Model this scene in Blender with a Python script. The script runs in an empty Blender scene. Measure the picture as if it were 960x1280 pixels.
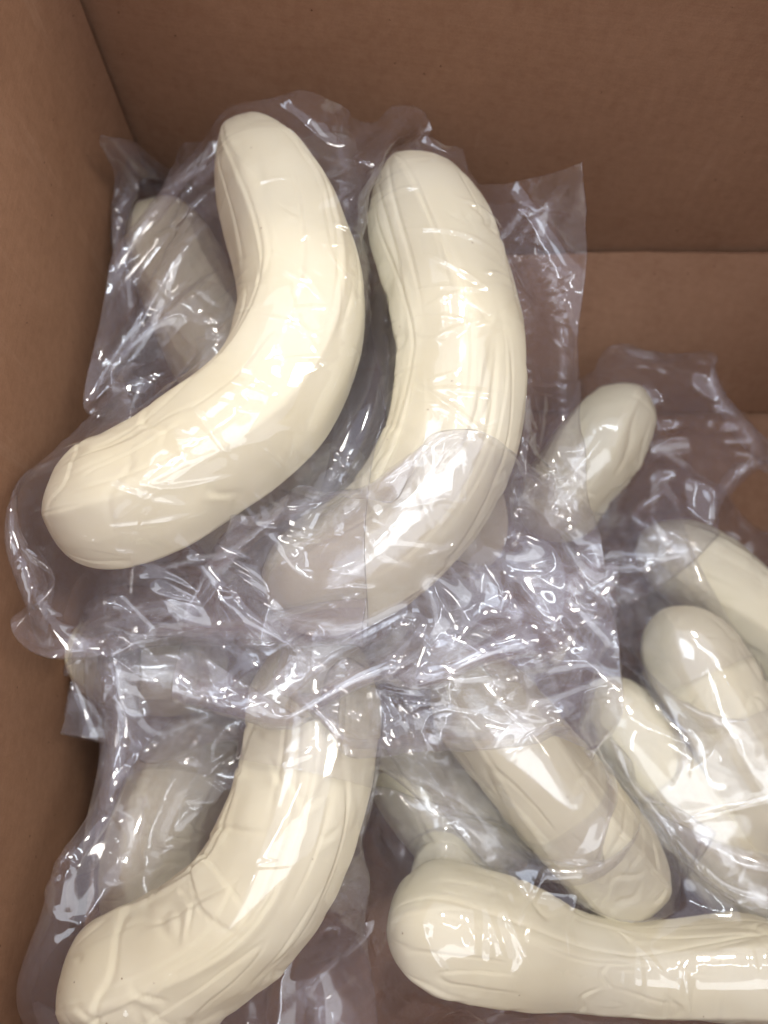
import bpy, math, time
import numpy as np
from math import radians, sin, cos, pi

scene = bpy.context.scene
COL = scene.collection
T0 = time.time()

# ------------------------------------------------------------------ camera
CAM_H, TILT, FPX = 0.56, radians(19.4), 923.0
cam_d = bpy.data.cameras.new('camera')
cam_d.sensor_fit = 'VERTICAL'
cam_d.sensor_height = 36.0
cam_d.lens = 36.0 * FPX / 1280.0
cam_d.clip_start, cam_d.clip_end = 0.01, 50
cam_d.dof.use_dof = True
cam_d.dof.focus_distance = 0.37
cam_d.dof.aperture_fstop = 4.5
cam = bpy.data.objects.new('camera', cam_d)
COL.objects.link(cam)
cam.location = (0, 0, CAM_H)
cam.rotation_euler = (TILT, 0, 0)
scene.camera = cam

# ------------------------------------------------------------------ room light
world = bpy.data.worlds.new('World')
scene.world = world
world.use_nodes = True
bg = world.node_tree.nodes['Background']
bg.inputs[0].default_value = (0.705, 0.68, 0.785, 1)
bg.inputs[1].default_value = 1.22

def area(name, loc, size, power, color=(1, .97, .93), target=(0.05, 0.15, 0.1)):
    d = bpy.data.lights.new(name, 'AREA')
    d.shape = 'RECTANGLE'
    d.size, d.size_y = size
    d.energy = power
    d.color = color
    o = bpy.data.objects.new(name, d)
    COL.objects.link(o)
    o.location = loc
    v = np.array(target) - np.array(loc)
    from mathutils import Vector
    o.rotation_euler = Vector(v).to_track_quat('-Z', 'Y').to_euler()
    return o

area('ceiling_lamp', (0.10, 1.175, 2.0), (0.14, 0.14), 12, (1, .95, .88))
area('ceiling_panel', (-1.0, 0.50, 2.35), (0.8, 0.8), 7.5, (.76, .86, 1))
area('ceiling_tube', (-0.45, -0.35, 2.3), (0.03, 1.2), 3.5, (.86, .93, 1))
area('ceiling_tube', (0.35, 0.62, 2.3), (1.2, 0.03), 3.5, (.86, .93, 1))
area('ceiling_lamp', (1.95, 0.20, 2.0), (0.35, 1.2), 26, (1, .96, .90))
area('ceiling_lamp', (0.1, -0.85, 2.2), (1.7, 0.9), 12, (.90, .95, 1))

scene.render.engine = 'CYCLES'
scene.cycles.use_denoising = True
scene.cycles.use_adaptive_sampling = True
scene.cycles.adaptive_threshold = .05
scene.cycles.adaptive_min_samples = 16
scene.cycles.max_bounces = 4
scene.cycles.diffuse_bounces = 2
scene.cycles.glossy_bounces = 2
scene.cycles.transmission_bounces = 4
scene.cycles.transparent_max_bounces = 40
scene.cycles.caustics_reflective = False
scene.cycles.caustics_refractive = False
scene.cycles.sample_clamp_indirect = 4.0
scene.view_settings.view_transform = 'Standard'
scene.view_settings.look = 'None'
scene.view_settings.gamma = 1.0
scene.view_settings.use_curve_mapping = False
scene.view_settings.exposure = 0.10

# ------------------------------------------------------------------ helpers
def at(px, py, z):
    """point at height z seen at photo position (px, py)"""
    xc, yc = (px - 480) / FPX, -(py - 640) / FPX
    d = np.array([xc, yc * cos(TILT) + sin(TILT), yc * sin(TILT) - cos(TILT)])
    t = (z - CAM_H) / d[2]
    return np.array([0, 0, CAM_H]) + d * t

def tag(o, label=None, cat=None, group=None, kind=None):
    if label: o['label'] = label
    if cat: o['category'] = cat
    if group: o['group'] = group
    if kind: o['kind'] = kind
    return o

def mesh_obj(name, verts, faces, mat, parent=None, smooth=True):
    me = bpy.data.meshes.new(name)
    verts = np.asarray(verts, np.float32).reshape(-1, 3)
    faces = np.asarray(faces, np.int32)
    n, k = faces.shape
    me.vertices.add(len(verts)); me.vertices.foreach_set('co', verts.ravel())
    me.loops.add(n * k); me.loops.foreach_set('vertex_index', faces.ravel())
    me.polygons.add(n)
    me.polygons.foreach_set('loop_start', np.arange(0, n * k, k, dtype=np.int32))
    if smooth: me.polygons.foreach_set('use_smooth', np.ones(n, bool))
    me.update(calc_edges=True); me.validate()
    me.materials.append(mat)
    o = bpy.data.objects.new(name, me)
    COL.objects.link(o)
    if parent: o.parent = parent
    return o

def noise_field(shape, cells, rng, lo=-1, hi=1):
    """smooth value noise on a 2D grid (cubic interpolated)"""
    def axis(n, c):
        p = np.linspace(0, c - 1.001, n) + 1.0
        i = np.floor(p).astype(int); f = p - i
        w = np.stack([-.5*f+f*f-.5*f**3, 1-2.5*f*f+1.5*f**3, .5*f+2*f*f-1.5*f**3, -.5*f*f+.5*f**3], 1)
        M = np.zeros((n, c + 3))
        for k in range(4):
            M[np.arange(n), i - 1 + k] += w[:, k]
        return M
    g = rng.uniform(lo, hi, (cells[0] + 3, cells[1] + 3))
    return axis(shape[0], cells[0]) @ g @ axis(shape[1], cells[1]).T

# ------------------------------------------------------------------ materials
class NT:
    def __init__(self, name):
        self.m = bpy.data.materials.new(name); self.m.use_nodes = True
        self.t = self.m.node_tree; self.t.nodes.clear()
        self.out = self.t.nodes.new('ShaderNodeOutputMaterial')
    def n(self, typ, **kw):
        nd = self.t.nodes.new('ShaderNode' + typ)
        for k, v in kw.items():
            if k[0] == 'i' and k[1:].isdigit(): nd.inputs[int(k[1:])].default_value = v
            elif hasattr(nd, k): setattr(nd, k, v)
            else: nd.inputs[k.replace('_', ' ')].default_value = v
        return nd
    def l(self, a, b): self.t.links.new(a, b)
    def math(self, op, a, b=None, c=None):
        nd = self.n('Math', operation=op)
        for i, v in enumerate((a, b, c)):
            if v is None: continue
            if isinstance(v, (int, float)): nd.inputs[i].default_value = v
            else: self.l(v, nd.inputs[i])
        return nd.outputs[0]

def mat_cardboard():
    w = NT('kraft_cardboard')
    co = w.n('TexCoord').outputs['Object']
    def noise(scale, detail, vec=co, rough=.6):
        nd = w.n('TexNoise', Scale=scale, Detail=detail, Roughness=rough); w.l(vec, nd.inputs['Vector']); return nd.outputs['Fac']
    mp = w.n('Mapping'); mp.inputs['Scale'].default_value = (40, 40, 900); w.l(co, mp.inputs['Vector'])
    flute = w.n('TexWave', wave_type='BANDS', bands_direction='X', Scale=38.0, Distortion=.35); w.l(co, flute.inputs['Vector'])
    big, mid, fine = noise(9, 4), noise(160, 5), noise(900, 3)
    fib = w.n('TexNoise', Scale=1.0, Detail=4.0); w.l(mp.outputs[0], fib.inputs['Vector'])
    v = w.math('ADD', w.math('MULTIPLY', big, .35), w.math('MULTIPLY', mid, .3))
    v = w.math('ADD', v, w.math('MULTIPLY', fine, .2))
    v = w.math('ADD', v, w.math('MULTIPLY', fib.outputs['Fac'], .15))
    r = w.n('ValToRGB'); w.l(v, r.inputs[0])
    r.color_ramp.elements[0].position, r.color_ramp.elements[1].position = .34, .68
    r.color_ramp.elements[0].color = (.242, .125, .069, 1)
    r.color_ramp.elements[1].color = (.362, .205, .122, 1)
    # sparse dark pulp specks
    vo = w.n('TexVoronoi', Scale=75.0); w.l(co, vo.inputs['Vector'])
    sp = w.math('LESS_THAN', vo.outputs['Distance'], .045)
    mix = w.n('MixRGB', blend_type='MULTIPLY'); w.l(r.outputs[0], mix.inputs[1]); mix.inputs[2].default_value = (.42, .36, .32, 1)
    w.l(sp, mix.inputs[0])
    mp2 = w.n('Mapping'); mp2.inputs['Scale'].default_value = (26, 26, 3.2); mp2.inputs['Rotation'].default_value = (.25, .2, .4); w.l(co, mp2.inputs['Vector'])
    sc = w.n('TexNoise', Scale=1.0, Detail=6.0, Roughness=.7); w.l(mp2.outputs[0], sc.inputs['Vector'])
    scr = w.n('ValToRGB'); w.l(sc.outputs['Fac'], scr.inputs[0])
    scr.color_ramp.elements[0].position, scr.color_ramp.elements[1].position = .60, .74
    scm = w.n('MixRGB', blend_type='MIX'); w.l(w.math('MULTIPLY', scr.outputs[0], .42), scm.inputs[0])
    w.l(mix.outputs[0], scm.inputs[1]); scm.inputs[2].default_value = (.44, .285, .19, 1)
    mix = scm
    b = w.n('BsdfPrincipled', Roughness=.8); b.inputs['Specular IOR Level'].default_value = .25
    w.l(mix.outputs[0], b.inputs['Base Color'])
    h = w.math('ADD', w.math('MULTIPLY', fine, .25), w.math('MULTIPLY', mid, .3))
    h = w.math('ADD', h, w.math('MULTIPLY', flute.outputs['Fac'], .12))
    h = w.math('ADD', h, w.math('MULTIPLY', big, 3.0))
    bp = w.n('Bump', Strength=.35, Distance=.0016); w.l(h, bp.inputs['Height']); w.l(bp.outputs[0], b.inputs['Normal'])
    w.l(b.outputs[0], w.out.inputs[0])
    return w.m

def mat_banana():
    w = NT('cream_moulded_plastic')
    co = w.n('TexCoord').outputs['Object']
    n1 = w.n('TexNoise', Scale=14.0, Detail=3.0); w.l(co, n1.inputs['Vector'])
    n2 = w.n('TexNoise', Scale=220.0, Detail=4.0); w.l(co, n2.inputs['Vector'])
    r = w.n('ValToRGB'); w.l(n1.outputs['Fac'], r.inputs[0])
    r.color_ramp.elements[0].position, r.color_ramp.elements[1].position = .3, .72
    r.color_ramp.elements[0].color = (.89, .808, .555, 1)
    r.color_ramp.elements[1].color = (.91, .85, .64, 1)
    vo = w.n('TexVoronoi', Scale=60.0); w.l(co, vo.inputs['Vector'])
    sp = w.math('LESS_THAN', vo.outputs['Distance'], .028)
    mix = w.n('MixRGB', blend_type='MULTIPLY'); w.l(r.outputs[0], mix.inputs[1]); mix.inputs[2].default_value = (.45, .35, .25, 1); w.l(sp, mix.inputs[0])
    b = w.n('BsdfPrincipled', Roughness=.58); b.inputs['Specular IOR Level'].default_value = .22
    b.inputs['Subsurface Weight'].default_value = 0.0
    b.inputs['Subsurface Radius'].default_value = (1.0, .8, .45)
    b.inputs['Subsurface Scale'].default_value = .006
    w.l(mix.outputs[0], b.inputs['Base Color'])
    mm = w.math('ADD', w.math('MULTIPLY', n2.outputs['Fac'], .15), w.math('MULTIPLY', n1.outputs['Fac'], 1.2))
    bp = w.n('Bump', Strength=.3, Distance=.002); w.l(mm, bp.inputs['Height']); w.l(bp.outputs[0], b.inputs['Normal'])
    w.l(b.outputs[0], w.out.inputs[0])
    return w.m

def mat_film():
    w = NT('clear_polythene_film')
    lw = w.n('LayerWeight', Blend=.5)
    # Schlick reflectance of both faces of the sheet
    F = w.math('ADD', w.math('MULTIPLY', w.math('POWER', lw.outputs['Facing'], 4.0), .55), .078)
    tr = w.n('BsdfTransparent'); tr.inputs[0].default_value = (.995, .995, .995, 1)
    haze = w.n('BsdfTranslucent'); haze.inputs[0].default_value = (.86, .85, .97, 1)  # lilac here and below puts the ceiling's reflection into the haze colour
    dif = w.n('BsdfDiffuse'); dif.inputs[0].default_value = (.86, .85, .97, 1)
    hz = w.n('MixShader', i0=.6); w.l(haze.outputs[0], hz.inputs[1]); w.l(dif.outputs[0], hz.inputs[2])
    m1 = w.n('MixShader', i0=.068); w.l(tr.outputs[0], m1.inputs[1]); w.l(hz.outputs[0], m1.inputs[2])
    gl = w.n('BsdfGlossy', Roughness=.075); gl.inputs[0].default_value = (1, 1, 1, 1)
    m2 = w.n('MixShader'); w.l(F, m2.inputs[0]); w.l(m1.outputs[0], m2.inputs[1]); w.l(gl.outputs[0], m2.inputs[2])
    w.l(m2.outputs[0], w.out.inputs[0])
    return w.m

M_CARD, M_BAN, M_FILM = mat_cardboard(), mat_banana(), mat_film()

# ------------------------------------------------------------------ the cardboard box
XR, YB, YF, WTOP = 0.335, 0.443, -0.27, 0.50
box = bpy.data.objects.new('cardboard_box', None); COL.objects.link(box)
tag(box, 'open brown cardboard box holding all the bagged bananas', 'box')

def panel(name, path, z0, z1, thick, nz=24, bulge=0.0, seed=0, ease=None):
    """upright cardboard sheet along an xy path, with thickness and a slight bow"""
    rng = np.random.default_rng(seed)
    path = np.array(path, float)
    seg = np.r_[0, np.cumsum(np.linalg.norm(np.diff(path, axis=0), axis=1))]
    nu = 40
    s = np.linspace(0, seg[-1], nu)
    x, y = np.interp(s, seg, path[:, 0]), np.interp(s, seg, path[:, 1])
    t = np.stack([np.gradient(x, s), np.gradient(y, s)], 1); t /= np.linalg.norm(t, axis=1)[:, None]
    nrm = np.stack([-t[:, 1], t[:, 0]], 1)
    z = np.linspace(z0, z1, nz)
    bow = noise_field((nz, nu), (4, 5), rng) * bulge
    V = []
    for side in (0, 1):
        off = bow + (thick if side else 0)
        X = x[None] + nrm[None, :, 0] * off; Y = y[None] + nrm[None, :, 1] * off
        if ease is not None: X, Y = ease(X, Y, z[:, None])
        V.append(np.stack([X, Y, np.broadcast_to(z[:, None], X.shape)], -1))
    V = np.stack(V)
    idx = np.arange(V[..., 0].size).reshape(2, nz, nu)
    F = []
    def quads(A, flip=False):
        q = np.stack([A[:-1, :-1], A[:-1, 1:], A[1:, 1:], A[1:, :-1]], -1).reshape(-1, 4)
        F.append(q[:, ::-1] if flip else q)
    quads(idx[0], False); quads(idx[1], True)
    for A in (idx[:, 0, :], idx[:, -1, :], idx[:, :, 0], idx[:, :, -1]): quads(A)
    o = mesh_obj(name, V.reshape(-1, 3), np.concatenate(F), M_CARD, box)
    m = o.modifiers.new('edges', 'EDGE_SPLIT'); m.split_angle = radians(40)
    return o

def back_y(x): return YB - .20 * (x + .184)
panel('wall', [(XR + .03, back_y(XR + .03)), (-0.225, back_y(-.225))], -.006, WTOP, -.006, bulge=.0014, seed=1)
panel('wall', [(-0.1842, YB - .0062), (-0.196, 0.398), (-0.203, YF)], -.006, WTOP, -.006, bulge=.0030, seed=2)
panel('light_gap_blocker', [(-0.1975, YB + .004), (-0.212, 0.385)], -.006, WTOP - .004, -.004, seed=7)  # unseen strip added outside the corner to stop light leaking through the gap
panel('wall', [(-0.215, YF), (XR, YF)], -.006, WTOP, -.006, bulge=.001, seed=3)
panel('wall', [(XR, YF), (XR, back_y(XR))], -.006, WTOP, -.006, bulge=.001, seed=4)
FLAP_Y = .287
def flap_top(x):
    y = back_y(x) - .008
    return y, np.maximum(CAM_H - y / .80, .03)
nfx, nfz = 60, 16
fx = np.linspace(-.04, XR - .004, nfx); rngf = np.random.default_rng(5)
ty, tz = flap_top(fx)
tt = np.linspace(0, 1, nfz)[:, None]
bow = noise_field((nfz, nfx), (3, 6), rngf) * .0016 + .004 * np.sin(tt * pi)
fray = rngf.normal(0, .00035, nfx)
front = np.stack([np.broadcast_to(fx, (nfz, nfx)), FLAP_Y + tt * (ty - FLAP_Y) - bow, .002 + tt * (tz - .002) + tt ** 8 * fray], -1)
nrm_ = np.cross(np.gradient(front, axis=1), np.gradient(front, axis=0)); nrm_ /= np.linalg.norm(nrm_, axis=-1, keepdims=True)
if nrm_[8, 30, 1] < 0: nrm_ = -nrm_
V2 = np.stack([front, front + nrm_ * .004]); ix = np.arange(2 * nfz * nfx).reshape(2, nfz, nfx)
FQ = []
for A in (ix[0], ix[1][:, ::-1], ix[:, 0], ix[:, -1], ix[:, :, 0], ix[:, :, -1]):
    FQ.append(np.stack([A[:-1, :-1], A[:-1, 1:], A[1:, 1:], A[1:, :-1]], -1).reshape(-1, 4))
fo = mesh_obj('inner_flap', V2.reshape(-1, 3), np.concatenate(FQ), M_CARD, box)
fm = fo.modifiers.new('edges', 'EDGE_SPLIT'); fm.split_angle = radians(40)
g = np.stack(np.meshgrid(np.linspace(-.215, XR, 30), np.linspace(YF, YB, 34), indexing='xy'), -1)
fz = noise_field((34, 30), (6, 6), np.random.default_rng(9)) * .0012
ii = np.arange(30 * 34).reshape(34, 30)
fl = np.concatenate([g, (fz - .002)[..., None]], -1)
q = np.stack([ii[:-1, :-1], ii[:-1, 1:], ii[1:, 1:], ii[1:, :-1]], -1).reshape(-1, 4)
mesh_obj('floor_panel', fl, q, M_CARD, box)

# ------------------------------------------------------------------ bananas
def smooth_path(pts, n):
    """Catmull-Rom through the points, resampled evenly"""
    P = np.array(pts, float)
    P = np.vstack([2 * P[0] - P[1], P, 2 * P[-1] - P[-2]])
    out = []
    for i in range(1, len(P) - 2):
        t = np.linspace(0, 1, 40, endpoint=False)[:, None]
        p0, p1, p2, p3 = P[i-1:i+3]
        out.append(.5 * (2*p1 + (p2-p0)*t + (2*p0-5*p1+4*p2-p3)*t**2 + (3*p1-p0-3*p2+p3)*t**3))
    out = np.vstack(out + [P[-2:-1]])
    for _ in range(12):
        out[1:-1] = .25 * out[:-2] + .5 * out[1:-1] + .25 * out[2:]
    s = np.r_[0, np.cumsum(np.linalg.norm(np.diff(out, axis=0), axis=1))]
    u = np.linspace(0, s[-1], n)
    return np.stack([np.interp(u, s, out[:, k]) for k in range(3)], 1), s[-1]

def radius_profile(u, R, tip, end, L):
    """u 0..1 along the fruit: domed ends, tip and end give how long each dome is in radii"""
    c0 = np.clip(u * L / (R * tip), 0, 1); c1 = np.clip((1 - u) * L / (R * end), 0, 1)
    return R * np.clip(1 - (1 - c0) ** 2.1, 0, 1) ** (.72 if tip > 2 else .55) * np.clip(1 - (1 - c1) ** 2.2, 0, 1) ** .52

BAN = []
def banana(name, pts, R, label, tip=1.5, end=1.1, seed=0, roll=0.0, hero=True, wear=1.0, taper=(1, 1), group=None):
    rng = np.random.default_rng(seed + 100)
    ns, na = (230, 240) if hero else (140, 120)
    C, L = smooth_path([at(*p) for p in pts], ns)
    u = np.linspace(0, 1, ns)
    uu = .5 - .5 * np.cos(pi * u) * (.55 + .45 * np.abs(np.cos(pi * u)))      # rows packed towards the ends
    uu = (uu - uu[0]) / (uu[-1] - uu[0])
    C = np.stack([np.interp(uu, u, C[:, k]) for k in range(3)], 1)
    r = radius_profile(uu, R, tip, end, L) * np.interp(uu, np.linspace(0, 1, len(taper)), taper)
    T = np.gradient(C, axis=0); T /= np.linalg.norm(T, axis=1)[:, None]
    up = np.array([0, 0, 1.0])
    S = np.cross(T, up); S /= np.linalg.norm(S, axis=1)[:, None]
    U = np.cross(S, T)
    th = np.linspace(0, 2 * pi, na, endpoint=False)
    A = th[None, :] + roll + .22 * np.sin(uu * 5 + seed)[:, None]
    # five soft flats with rounded arrises
    k5 = 2 * pi / 5
    fa = np.mod(A, k5) - k5 / 2
    poly = cos(k5 / 2) / np.cos(fa)
    form = .50 + .50 * np.minimum(poly / poly.max(), .978)
    form = form / form.max()
    rr = r[:, None] * form
    body = np.clip(r / R, 0, 1)[:, None] ** 1.2
    # long grooves that wander, fade and split
    disp = np.zeros((ns, na))
    for k in range(8):
        # five follow the arrises, the rest run along the flats
        a0 = (k * k5 - roll + rng.normal() * .10) if k < 5 else rng.uniform(0, 2 * pi)
        w = rng.uniform(.020, .034) if hero else .045
        path = a0 - .22 * np.sin(uu * 5 + seed) + .07 * noise_field((ns, 1), (8, 1), rng)[:, 0]
        fade = np.clip(noise_field((ns, 1), (5, 1), rng)[:, 0] * 1.3 + .75, 0, 1) * rng.uniform(.5, 1)
        dd = np.mod(th[None] - path[:, None] + pi, 2 * pi) - pi
        disp -= .0012 * fade[:, None] * np.exp(-(dd / w) ** 2)
        disp += .0006 * fade[:, None] * np.exp(-((dd - 3.5 * w) / (3 * w)) ** 2)
    # short cross nicks and dents
    for k in range(int(14 * wear)):
        a0, s0 = rng.uniform(0, 2 * pi), rng.uniform(.1, .92)
        dd = np.mod(th[None] - a0 + pi, 2 * pi) - pi
        ln = rng.uniform(.12, .4); wd = rng.uniform(.0009, .0018) / L
        sl = rng.uniform(-.05, .05)
        ds = uu[:, None] - s0 - sl * dd - .012 * np.sin(dd * 9 + k)
        disp -= .0011 * np.exp(-(dd / ln) ** 4) * np.exp(-(ds / wd) ** 2)
        disp += .0005 * np.exp(-(dd / ln) ** 4) * np.exp(-((ds - 2.5 * wd) / (2.2 * wd)) ** 2)
    nf = noise_field((ns, na + 1), (16, 14), rng)[:, :na]
    seam = np.minimum(np.arange(na), na - 1 - np.arange(na)) / 8.0
    disp += .0006 * nf * np.clip(seam, 0, 1)[None]
    nf2 = noise_field((ns, na + 1), (34, 20), rng)[:, :na]
    disp += .0003 * nf2 * np.clip(seam, 0, 1)[None] * wear
    # strips of flesh: creases running lengthwise, and a few across
    wrap = np.clip(seam, 0, 1)[None]
    for c1, c2, wd_, dp in ((5, 17, .10, .0010), (9, 30, .12, .0006)):
        z1 = noise_field((ns, na + 1), (c1, c2), rng)[:, :na]
        mask = np.clip(noise_field((ns, na + 1), (6, 7), rng)[:, :na] * 2 + .5, 0, 1)
        disp -= dp * np.exp(-(z1 / wd_) ** 2) * mask * wrap
        disp += dp * .5 * np.tanh(z1 / .25) * mask * wrap
    z2 = noise_field((ns, na + 1), (24, 7), rng)[:, :na]
    mask = np.clip(noise_field((ns, na + 1), (7, 7), rng)[:, :na] * 2.2 - .35 + .35 * wear, 0, 1)
    disp -= .0008 * wear * np.exp(-(z2 / .10) ** 2) * mask * wrap
    disp += .0004 * wear * np.tanh(z2 / .2) * mask * wrap
    rr = np.maximum(rr + disp * body, r[:, None] * .5)
    V = C[:, None] + rr[..., None] * (np.cos(th)[None, :, None] * S[:, None] + np.sin(th)[None, :, None] * U[:, None])
    V[0] = C[0]; V[-1] = C[-1]
    idx = np.arange(ns * na).reshape(ns, na)
    nx = np.roll(idx, -1, axis=1)
    F = np.stack([idx[:-1], nx[:-1], nx[1:], idx[1:]], -1).reshape(-1, 4)
    o = mesh_obj(name, V, F, M_BAN)
    tag(o, label, 'banana', group or 'peeled toy bananas in the box')
    st = np.linspace(0, ns - 1, 26).astype(int)
    BAN.append(dict(C=C[st], r=np.maximum(r[st], .001), o=o))
    return BAN[-1]

B1 = banana('peeled_banana', [(296, 152, .196), (322, 205, .20), (362, 295, .20), (376, 390, .20), (335, 500, .198), (232, 586, .19), (145, 628, .185), (60, 645, .182)], .0385,
    'large cream banana curving from far corner to left wall, topmost of the pile', tip=2.5, end=1.3, seed=3, roll=.4)
B2 = banana('peeled_banana', [(494, 203, .182), (526, 262, .19), (562, 370, .19), (574, 460, .188), (557, 570, .183), (500, 662, .165), (420, 715, .15), (335, 735, .138)], .0385,
    'cream banana lying lengthwise right of the topmost one, lower end veiled by film', tip=2.1, seed=8, roll=1.1)
B3 = banana('peeled_banana', [(192, 258, .105), (222, 330, .108), (262, 420, .108), (330, 510, .105)], .036,
    'cream banana in cloudy film behind the topmost one, beside the left wall', tip=1.6, seed=12, roll=.2, hero=False)
B4 = banana('peeled_banana', [(800, 486, .09), (768, 530, .087), (722, 592, .074), (668, 668, .052)], .0325,
    'banana with pointed tip showing in a flared bag by the inner flap', tip=1.9, seed=14, roll=2.0, hero=False)
B5 = banana('peeled_banana', [(385, 790, .105), (394, 880, .12), (372, 1005, .125), (318, 1115, .12), (225, 1195, .11), (85, 1262, .10)], .0385,
    'large bent banana lying in shade at the lower left corner', tip=1.4, seed=21, roll=.9, wear=1.5)
B6 = banana('peeled_banana', [(285, 890, .04), (222, 990, .042), (196, 1080, .042), (215, 1190, .04)], .036,
    'dim banana blurred by film, sunk between lower left banana and left wall', seed=25, hero=False)
B7 = banana('peeled_banana', [(484, 1168, .088), (545, 1163, .091), (630, 1176, .088), (720, 1200, .08), (800, 1212, .077), (900, 1212, .08), (1010, 1208, .084)], .0345,
    'pale banana lying crosswise along the bottom with its thick end leftward', tip=1.0, seed=31, roll=.5, taper=(1, 1.04, .97, .78, .70, .75, .86, .88))
B8 = banana('peeled_banana', [(556, 822, .088), (632, 915, .095), (710, 1012, .085), (755, 1066, .068), (800, 1128, .044)], .0345,
    'slanting banana just above the crosswise banana, with bright glints', seed=36, roll=1.7, tip=1.4)
B9 = banana('peeled_banana', [(745, 850, .04), (800, 935, .044), (880, 1045, .044), (960, 1140, .042), (1010, 1200, .04)], .031,
    'yellowish banana between the slanting bright one and the right edge one', seed=41, roll=.8, tip=1.3, hero=False)
B10 = banana('peeled_banana', [(828, 762, .058), (880, 850, .062), (945, 965, .062), (1010, 1080, .058)], .0335,
    'rounded cream banana end at the right, middle of three slanting rows', seed=46, roll=2.4, tip=1.25, hero=False)
B11 = banana('peeled_banana', [(800, 668, .036), (880, 715, .04), (960, 785, .04), (1050, 870, .04)], .033,
    'banana nearest the inner flap on the right, under cloudy film', seed=51, roll=.3, hero=False)
B12 = banana('peeled_banana', [(92, 790, .075), (140, 822, .072), (205, 836, .068), (285, 826, .062)], .031,
    'pale banana showing through film below the topmost banana by left wall', seed=56, roll=.3, tip=1.3, hero=False)
B13 = banana('peeled_banana', [(500, 880, .04), (520, 960, .042), (575, 1035, .042), (650, 1095, .036)], .034,
    'deep shaded banana between lower left banana and slanting bright one', seed=61, hero=False)
B14 = banana('peeled_banana', [(554, 1046, .07), (560, 1096, .058), (580, 1160, .042), (600, 1250, .034)], .028,
    'banana whose stubby tip pokes out behind the crosswise banana', seed=66, hero=False, tip=1.6)
B15 = banana('peeled_banana', [(505, 330, .095), (535, 450, .10), (560, 600, .10), (590, 720, .09)], .036,
    'banana glimpsed underneath, in the gap between the two topmost bananas', seed=71, hero=False)
B16 = banana('peeled_banana', [(300, 790, .055), (400, 785, .055), (520, 800, .055), (590, 860, .05)], .034,
    'shaded banana under crumpled film in the middle of the pile', seed=76, hero=False)

B17 = banana('peeled_banana', [(445, 560, .085), (400, 620, .08), (340, 650, .07), (245, 662, .065)], .034,
    'dim banana below the film, under the near side of the topmost banana', seed=81, hero=False)

# ------------------------------------------------------------------ collision field of all bananas
G0, GH = np.array([-.24, -.30, -.03]), .0045
GN = np.array([150, 170, 76])
sdf = np.full(GN, .06, np.float32)
for b in BAN:
    C, r = b['C'], b['r']
    lo = np.maximum(((C.min(0) - .09 - G0) / GH).astype(int), 0)
    hi = np.minimum(((C.max(0) + .09 - G0) / GH).astype(int) + 2, GN)
    if np.any(hi <= lo): continue
    ax = [np.arange(lo[k], hi[k]) * GH + G0[k] for k in range(3)]
    P = np.stack(np.meshgrid(*ax, indexing='ij'), -1).reshape(-1, 3).astype(np.float32)
    D = np.full(len(P), .06, np.float32)
    for i in range(len(C) - 1):
        a, d = C[i].astype(np.float32), (C[i+1] - C[i]).astype(np.float32)
        t = np.clip(((P - a) @ d) / (d @ d), 0, 1)
        dist = np.linalg.norm(P - a - t[:, None] * d, axis=1) - (r[i] + t * (r[i+1] - r[i])) * .975
        np.minimum(D, dist, out=D)
    sl = tuple(slice(lo[k], hi[k]) for k in range(3))
    sdf[sl] = np.minimum(sdf[sl], D.reshape(hi - lo))
gx, gy, gz = np.gradient(sdf, GH)
FIELD = np.stack([sdf, gx, gy, gz], -1).reshape(-1, 4).astype(np.float32)

def sample_field(P):
    q = (P - G0) / GH
    q = np.clip(q, 0, GN - 1.001)
    i = q.astype(np.int32); f = (q - i).astype(np.float32)
    out = 0
    base = (i[:, 0] * GN[1] + i[:, 1]) * GN[2] + i[:, 2]
    for dx in (0, 1):
        wx = f[:, 0] if dx else 1 - f[:, 0]
        for dy in (0, 1):
            wy = f[:, 1] if dy else 1 - f[:, 1]
            for dz in (0, 1):
                wz = f[:, 2] if dz else 1 - f[:, 2]
                out = out + FIELD[base + (dx * GN[1] + dy) * GN[2] + dz] * (wx * wy * wz)[:, None]
    return out
print('bananas', time.time() - T0)

# ------------------------------------------------------------------ the bags: relaxed as real sheets of film
NU, NV = 46, 84
BAGS = []
def bag(label, b, W=.19, L=.36, center=None, axis=None, name='plastic_bag', seed=0, crumple=1.0, pins=(), flat=False):
    C = b['C']
    c = C.mean(0) if center is None else at(*center)
    if axis is None:
        a = C[0] - C[-1]
    else:
        a = at(*axis[1]) - at(*axis[0])
    a = a / np.linalg.norm(a)
    s = np.cross(a, [0, 0, 1.0]); s /= np.linalg.norm(s)
    n = np.cross(s, a)
    BAGS.append(dict(label=label, c=c, a=a, s=s, n=n, W=W, L=L, seed=seed, crumple=crumple, R=.004 if flat else b['r'].max(), name=name, pins=[(u, v, at(*p)) for u, v, p in pins]))

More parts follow.
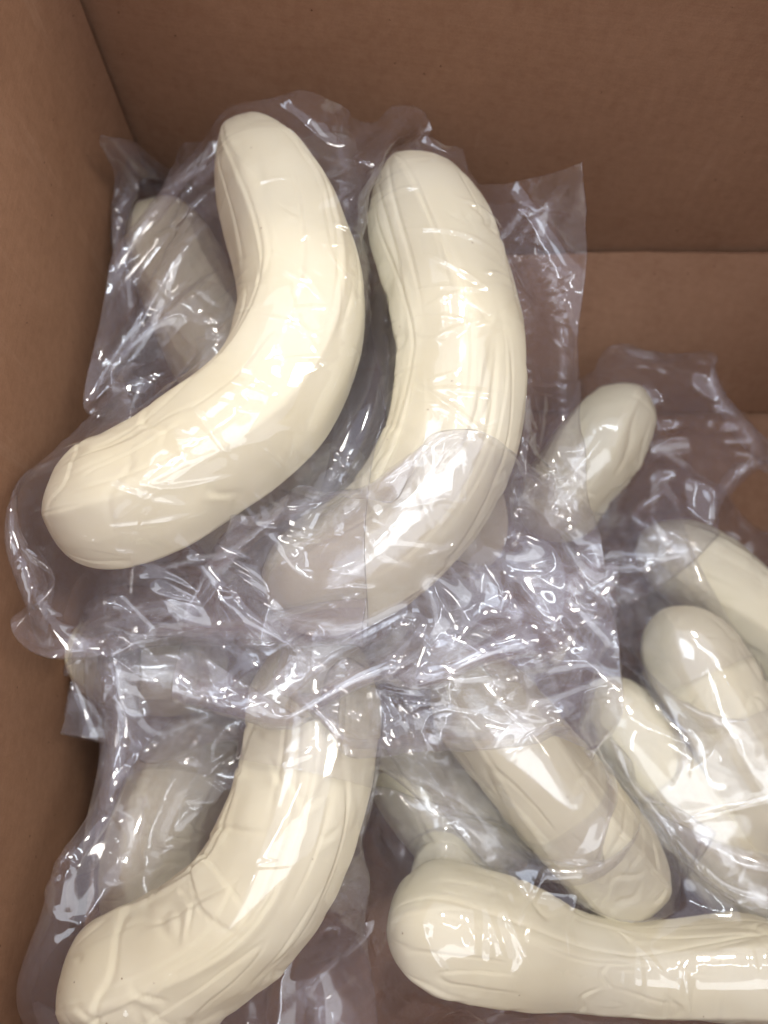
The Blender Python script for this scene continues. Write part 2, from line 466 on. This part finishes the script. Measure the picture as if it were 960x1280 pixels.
bag('clear bag around the topmost banana, creased along the left wall', B1, .24, .37, (275, 460, .192), ((170, 780, .19), (400, 140, .19)), seed=1,
    pins=[(1, 1, (532, 152, .215)), (1, 0, (478, 735, .205)), (0, 0, (60, 815, .15)), (0, .55, (16, 600, .165)), (0, 1, (240, 215, .20)), (.6, 1, (430, 124, .238))])
bag('clear bag with a long straight edge, around the banana right of the topmost', B2, .20, .365, (565, 550, .182), ((560, 900, .18), (575, 200, .18)), seed=2,
    pins=[(1, 1, (734, 184, .232)), (1, 0, (726, 936, .165)), (0, 0, (420, 860, .15)), (1, .5, (735, 560, .17)), (.45, 1, (560, 192, .225))])
bag('cloudy clear bag with a raised corner against the left wall', B3, .22, .41, (205, 400, .125), ((270, 640, .12), (165, 150, .13)), seed=3,
    pins=[(0, 1, (98, 140, .235)), (0, .5, (100, 430, .15)), (1, 1, (300, 230, .17))])
bag('clear bag flaring to a square corner by the inner flap', B4, .17, .31, (775, 600, .09), ((890, 510, .09), (660, 720, .085)), seed=4, crumple=.8,
    pins=[(0, 0, (950, 582, .105)), (1, 0, (850, 440, .125))])
bag('clear bag with a folded edge down the lower left', B5, .22, .38, (245, 1065, .122), ((255, 1270, .11), (275, 850, .115)), seed=5, crumple=.6,
    pins=[(0, 1, (62, 868, .15)), (0, 0, (72, 1292, .14)), (0, .5, (90, 1085, .15)), (1, 1, (455, 850, .12))])
bag('film bag sunk deep behind the lower left banana', B6, .19, .34, seed=6)
bag('clear bag around the crosswise banana at the bottom', B7, .19, .38, (730, 1195, .085), ((1000, 1215, .085), (450, 1170, .09)), seed=7, crumple=.8,
    pins=[(1, 1, (450, 1062, .115)), (0, 1, (452, 1268, .085)), (0, .55, (720, 1238, .122)), (0, .3, (860, 1262, .115))])
bag('clear bag around the slanting banana with bright glints', B8, .155, .29, (622, 912, .09), seed=8, crumple=.7)
bag('clear bag around the yellowish slanting banana', B9, .135, .31, (865, 1010, .045), seed=29, crumple=.35)
bag('clear bag around the rounded banana end at right', B10, .135, .33, seed=30, crumple=.35)
bag('cloudy bag around the banana nearest the inner flap', B11, .21, .40, seed=11, crumple=.7)
bag('crumpled bag around the pale banana below the topmost one', B12, .20, .34, seed=12, crumple=.8)
bag('hazy bag around the deep shaded banana', B13, .16, .30, seed=13, crumple=.6)
bag('crumpled bag around the shaded middle banana', B16, .20, .36, (440, 800, .115), seed=16, crumple=.7)
bag('empty crumpled film bag over the middle of the pile', B16, .165, .225, (470, 735, .20), ((330, 765, .19), (620, 715, .2)), seed=17, crumple=.5, flat=True,
    pins=[(0, 0, (325, 640, .195)), (1, 0, (235, 800, .165)), (1, .45, (420, 800, .175)), (1, .75, (540, 770, .18)), (1, 1, (650, 845, .15)), (0, .5, (520, 655, .215)), (0, 1, (705, 640, .18))])

def wall_y(P):
    """how far back the film may reach: far wall, flap and liner"""
    y1 = back_y(P[:, 0]) - .007
    ty, tz = flap_top(P[:, 0])
    k = np.clip(P[:, 2] / tz, 0, 1)
    return np.where((P[:, 0] > -.04) & (P[:, 2] < tz), FLAP_Y + k * (ty - FLAP_Y) - .009, y1)

def relax_bags():
    nb = len(BAGS)
    X = np.zeros((nb, 2, NV, NU, 3), np.float32)
    HU = np.zeros((nb, 1, NV, NU), np.float32); HV = np.zeros_like(HU)
    for k, b in enumerate(BAGS):
        rng = np.random.default_rng(b['seed'] * 7 + 5)
        u = np.linspace(-1, 1, NU); v = np.linspace(-1, 1, NV)
        U, V = np.meshgrid(u, v)
        pill = np.sqrt(np.clip(1 - U ** 2, 0, 1)) * np.clip((1 - np.abs(V)) * 5 + .25, 0, 1) ** .5
        squeeze = 1 - .075 * b['crumple']
        for l, sg in ((0, 1), (1, -1)):
            h = pill * (b['R'] + .012) * 1.05 * sg
            base = b['c'] + (U * b['W'] / 2 * squeeze)[..., None] * b['s'] + (V * b['L'] / 2 * squeeze)[..., None] * b['a'] + h[..., None] * b['n']
            nz = sum(np.stack([noise_field((NV, NU), (c1, c2), rng) for _ in range(3)], -1) * amp for c1, c2, amp in ((5, 3, .010), (11, 6, .004)))
            px, py = U * b['W'] / 2, V * b['L'] / 2
            hf = 0
            for _ in range(7):                                    # long straight folds
                an = rng.uniform(0, pi); lam = rng.uniform(.03, .08)
                w_ = (px * cos(an) + py * sin(an)) / lam + rng.uniform(0, 1)
                hf = hf + np.abs(np.mod(w_, 1) * 2 - 1) * lam * .09
            nz = nz + (hf - hf.mean())[..., None] * b['n']
            X[k, l] = base + nz * b['crumple']
        HU[k] = b['W'] / (NU - 1) * (1 + .04 * b['crumple'] * noise_field((NV, NU), (13, 7), rng))
        HV[k] = b['L'] / (NV - 1) * (1 + .04 * b['crumple'] * noise_field((NV, NU), (13, 7), rng))
    def weld():
        for j in (0, -1):
            m = X[:, :, :, j].mean(1, keepdims=True); X[:, :, :, j] = m
        m = X[:, :, 0].mean(1, keepdims=True); X[:, :, 0] = m
    weld()
    Xp = X.copy()
    HD = np.sqrt(HU ** 2 + HV ** 2)
    EU = np.array([b['W'] / (NU - 1) for b in BAGS], np.float32)[:, None, None]
    EV = np.array([b['L'] / (NV - 1) for b in BAGS], np.float32)[:, None, None]
    def con(a, b, rest, k):
        d = b - a
        l = np.sqrt((d * d).sum(-1)) + 1e-9
        c = (.5 * k * (l - rest) / l)[..., None] * d
        a += c; b -= c
    def dist_axis(step, kst, ax, only_push=False):
        H = (HV if ax == 2 else HU) * step
        n = NV if ax == 2 else NU
        for off in range(2 * step):
            ia = np.arange(off, n - step, 2 * step)
            if step == 1:
                ia = slice(off, n - step, 2); ib = slice(off + step, n, 2)
                if ax == 2: con(X[:, :, ia], X[:, :, ib], H[:, :, ia], kst)
                else: con(X[:, :, :, ia], X[:, :, :, ib], H[:, :, :, ia], kst)
            else:
                if not len(ia): continue
                ib = ia + step
                if ax == 2:
                    A, B = X[:, :, ia], X[:, :, ib]; con(A, B, H[:, :, ia], kst); X[:, :, ia] = A; X[:, :, ib] = B
                else:
                    A, B = X[:, :, :, ia], X[:, :, :, ib]; con(A, B, H[:, :, :, ia], kst); X[:, :, :, ia] = A; X[:, :, :, ib] = B
    def edge_stiff():
        # heat-sealed rims stay nearly straight
        st = 7
        for j in (0, -1):
            for off in range(0, 2 * st, 3):
                ia = np.arange(off, NV - st, 2 * st); ib = ia + st
                A, B = X[:, :, ia, j], X[:, :, ib, j]; con(A, B, EV * st, .7); X[:, :, ia, j] = A; X[:, :, ib, j] = B
            for off in range(0, 2 * st, 3):
                ia = np.arange(off, NU - st, 2 * st); ib = ia + st
                A, B = X[:, :, j, ia], X[:, :, j, ib]; con(A, B, EU * st, .6); X[:, :, j, ia] = A; X[:, :, j, ib] = B
    def shear(k):
        for off in (0, 1):
            r0, r1 = slice(off, NV - 1, 2), slice(off + 1, NV, 2)
            con(X[:, :, r0, :-1], X[:, :, r1, 1:], HD[:, :, r0, :-1], k)
            con(X[:, :, r0, 1:], X[:, :, r1, :-1], HD[:, :, r0, :-1], k)
    def collide():
        P = X.reshape(-1, 3)
        f = sample_field(P)
        pen = np.minimum(f[:, 0] - .0026, 0)
        g = f[:, 1:]; g = g / (np.linalg.norm(g, axis=1, keepdims=True) + 1e-6)
        hit = pen < 0
        P -= g * np.clip(pen, -.006, 0)[:, None]
        np.clip(P[:, 0], -.1925, XR - .006, out=P[:, 0])
        np.clip(P[:, 1], YF + .005, wall_y(P), out=P[:, 1])
        np.clip(P[:, 2], .003, .5, out=P[:, 2])
        return hit.reshape(X.shape[:-1])
    N = 130
    for it in range(N):
        vel = (X - Xp) * .80
        Xp[...] = X
        X[...] += np.clip(vel, -.006, .006)
        grav = .00005 if it > 25 else .00012
        X[:, 0, ..., 2] -= grav
        X[:, 1, ..., 2] -= grav * .5
        # air drawn out: the two sheets pull gently together
        if it < 60:
            dd = X[:, 0] - X[:, 1]
            X[:, 0] -= .006 * dd; X[:, 1] += .006 * dd
        for sub in range(2):
            dist_axis(1, .9, 2); dist_axis(1, .9, 3); shear(.5)
            if sub == 0:
                dist_axis(2, .35, 2); dist_axis(2, .35, 3)
                if it % 2: dist_axis(4, .3, 2); dist_axis(4, .3, 3)
                edge_stiff()
        for k, b in enumerate(BAGS):
            for pu, pv, tgt in b['pins']:
                i, j = int(round(pv * (NV - 1))), int(round(pu * (NU - 1)))
                X[k, :, i, j] += (.30 if it < 70 else .9) * (tgt - X[k, :, i, j])
        weld()
        hit = collide()
        Xp[hit] = X[hit]
    for sub in range(4):
        dist_axis(1, .8, 2); dist_axis(1, .8, 3); shear(.4); weld(); collide()
    return X

XB = relax_bags()
for k, b in enumerate(BAGS):                                          # stiff film rounds off the tightest buckles
    for _ in range(6 if b['seed'] == 17 else 4 if b['seed'] in (2, 16, 13) else 3):
        G = XB[k]
        avg = (G[:, :-2, 1:-1] + G[:, 2:, 1:-1] + G[:, 1:-1, :-2] + G[:, 1:-1, 2:]) / 4
        G[:, 1:-1, 1:-1] += .5 * (avg - G[:, 1:-1, 1:-1])
print('relaxed', time.time() - T0)
def upsample(G, k):
    """smooth (Catmull-Rom) refinement of a grid of points"""
    n, m = G.shape[:2]
    def mat(n):
        N = (n - 1) * k + 1
        p = np.arange(N) / k; i = np.minimum(p.astype(int), n - 2); f = p - i
        M = np.zeros((N, n), np.float32)
        w = [-.5*f+f*f-.5*f**3, 1-2.5*f*f+1.5*f**3, .5*f+2*f*f-1.5*f**3, -.5*f*f+.5*f**3]
        for q in range(4):
            np.add.at(M, (np.arange(N), np.clip(i - 1 + q, 0, n - 1)), w[q])
        return M
    return np.einsum('an,nmc,bm->abc', mat(n), G, mat(m), optimize=True)

for k, b in enumerate(BAGS):
    K = 4 if b['seed'] in (1, 2) else 3 if b['seed'] in (5, 7, 17) else 2
    rng = np.random.default_rng(b['seed'] + 900)
    V = np.stack([upsample(XB[k, l], K) for l in (0, 1)])
    nv, nu = V.shape[1:3]
    U, W_ = np.meshgrid(np.linspace(0, 1, nu), np.linspace(0, 1, nv))
    for l in (0, 1):
        du = np.gradient(V[l], axis=1); dv = np.gradient(V[l], axis=0)
        nr = np.cross(du, dv); nr /= np.linalg.norm(nr, axis=-1, keepdims=True) + 1e-9
        # hard folds: ridged noise keeps flat facets and sharp arrises
        hgt = np.zeros((nv, nu))
        px, py = U * b['W'], W_ * b['L']
        for q in range(int(46 * b['crumple'])):
            long_ = q % 3 == 0
            an = pi / 2 + rng.normal() * .3 if long_ or rng.random() < .4 else rng.uniform(0, pi)
            x0, y0 = rng.uniform(0, b['W']), rng.uniform(0, b['L'])
            d = (px - x0) * cos(an) + (py - y0) * sin(an); e = (py - y0) * cos(an) - (px - x0) * sin(an)
            wd, ln = (rng.uniform(.002, .0045), rng.uniform(.025, .06)) if long_ else (rng.uniform(.002, .006), rng.uniform(.008, .028))
            d = d + rng.normal() * 3.0 * e * e
            hgt += rng.uniform(.10, .28) * wd * np.clip(1 - np.abs(d) / wd, 0, 1) * np.clip(1.6 - 1.6 * np.abs(e) / ln, 0, 1)
        for q in range(130 if K == 4 else 60 if b['seed'] in (5, 7) else 0):                          # fine tight tension lines
            an = pi / 2 + rng.normal() * .45
            x0, y0 = rng.uniform(0, b['W']), rng.uniform(0, b['L'])
            d = (px - x0) * cos(an) + (py - y0) * sin(an); e = (py - y0) * cos(an) - (px - x0) * sin(an)
            wd, ln = rng.uniform(.0013, .0026), rng.uniform(.010, .035)
            d = d + rng.normal() * 4.0 * e * e
            hgt += rng.uniform(.35, .85) * wd * np.clip(1 - np.abs(d) / wd, 0, 1) * np.clip(1.6 - 1.6 * np.abs(e) / ln, 0, 1)
        hgt += .0005 * noise_field((nv, nu), (18, 10), rng)
        fr = np.minimum(np.minimum(U, 1 - U), np.minimum(W_, 1 - W_)) * 14
        V[l] += nr * (hgt * np.clip(fr, 0, 1))[..., None] * (1 if l == 0 else -1)
    P = V.reshape(-1, 3).astype(np.float32)
    for _ in range(3):
        f = sample_field(P); gg = f[:, 1:] / (np.linalg.norm(f[:, 1:], axis=1, keepdims=True) + 1e-6)
        P = P - gg * np.clip(f[:, :1] - .0024, -.004, 0)
    P[:, 0] = np.clip(P[:, 0], -.1925, XR - .004); P[:, 1] = np.clip(P[:, 1], YF + .004, wall_y(P)); P[:, 2] = np.maximum(P[:, 2], .002)
    V = P.reshape(V.shape)
    # heat seal: a doubled band across the closed end
    r0, r1 = K, int(2.3 * K)
    band = V[0, r0:r1 + 1, :]
    nb_ = np.cross(np.gradient(band, axis=1), np.gradient(band, axis=0)); nb_ /= np.linalg.norm(nb_, axis=-1, keepdims=True) + 1e-9
    seal_v = band + nb_ * .0004
    si = np.arange(seal_v.shape[0] * nu).reshape(-1, nu)
    seal_f = np.stack([si[:-1, :-1], si[:-1, 1:], si[1:, 1:], si[1:, :-1]], -1).reshape(-1, 4)
    ids = np.arange(2 * nv * nu).reshape(2, nv, nu)
    ids[1][:, 0] = ids[0][:, 0]; ids[1][:, -1] = ids[0][:, -1]; ids[1][0] = ids[0][0]
    F = []
    for l in (0, 1):
        A = ids[l]
        qd = np.stack([A[:-1, :-1], A[:-1, 1:], A[1:, 1:], A[1:, :-1]], -1).reshape(-1, 4)
        F.append(qd if l == 0 else qd[:, ::-1])
    F = np.concatenate(F)
    used, inv = np.unique(F, return_inverse=True)
    o = mesh_obj(b['name'], V.reshape(-1, 3)[used], inv.reshape(F.shape), M_FILM)
    tag(o, b['label'], 'plastic bag', 'clear plastic bags in the box')
    mesh_obj('heat_seal', seal_v, seal_f, M_FILM, o)
print('done', time.time() - T0)
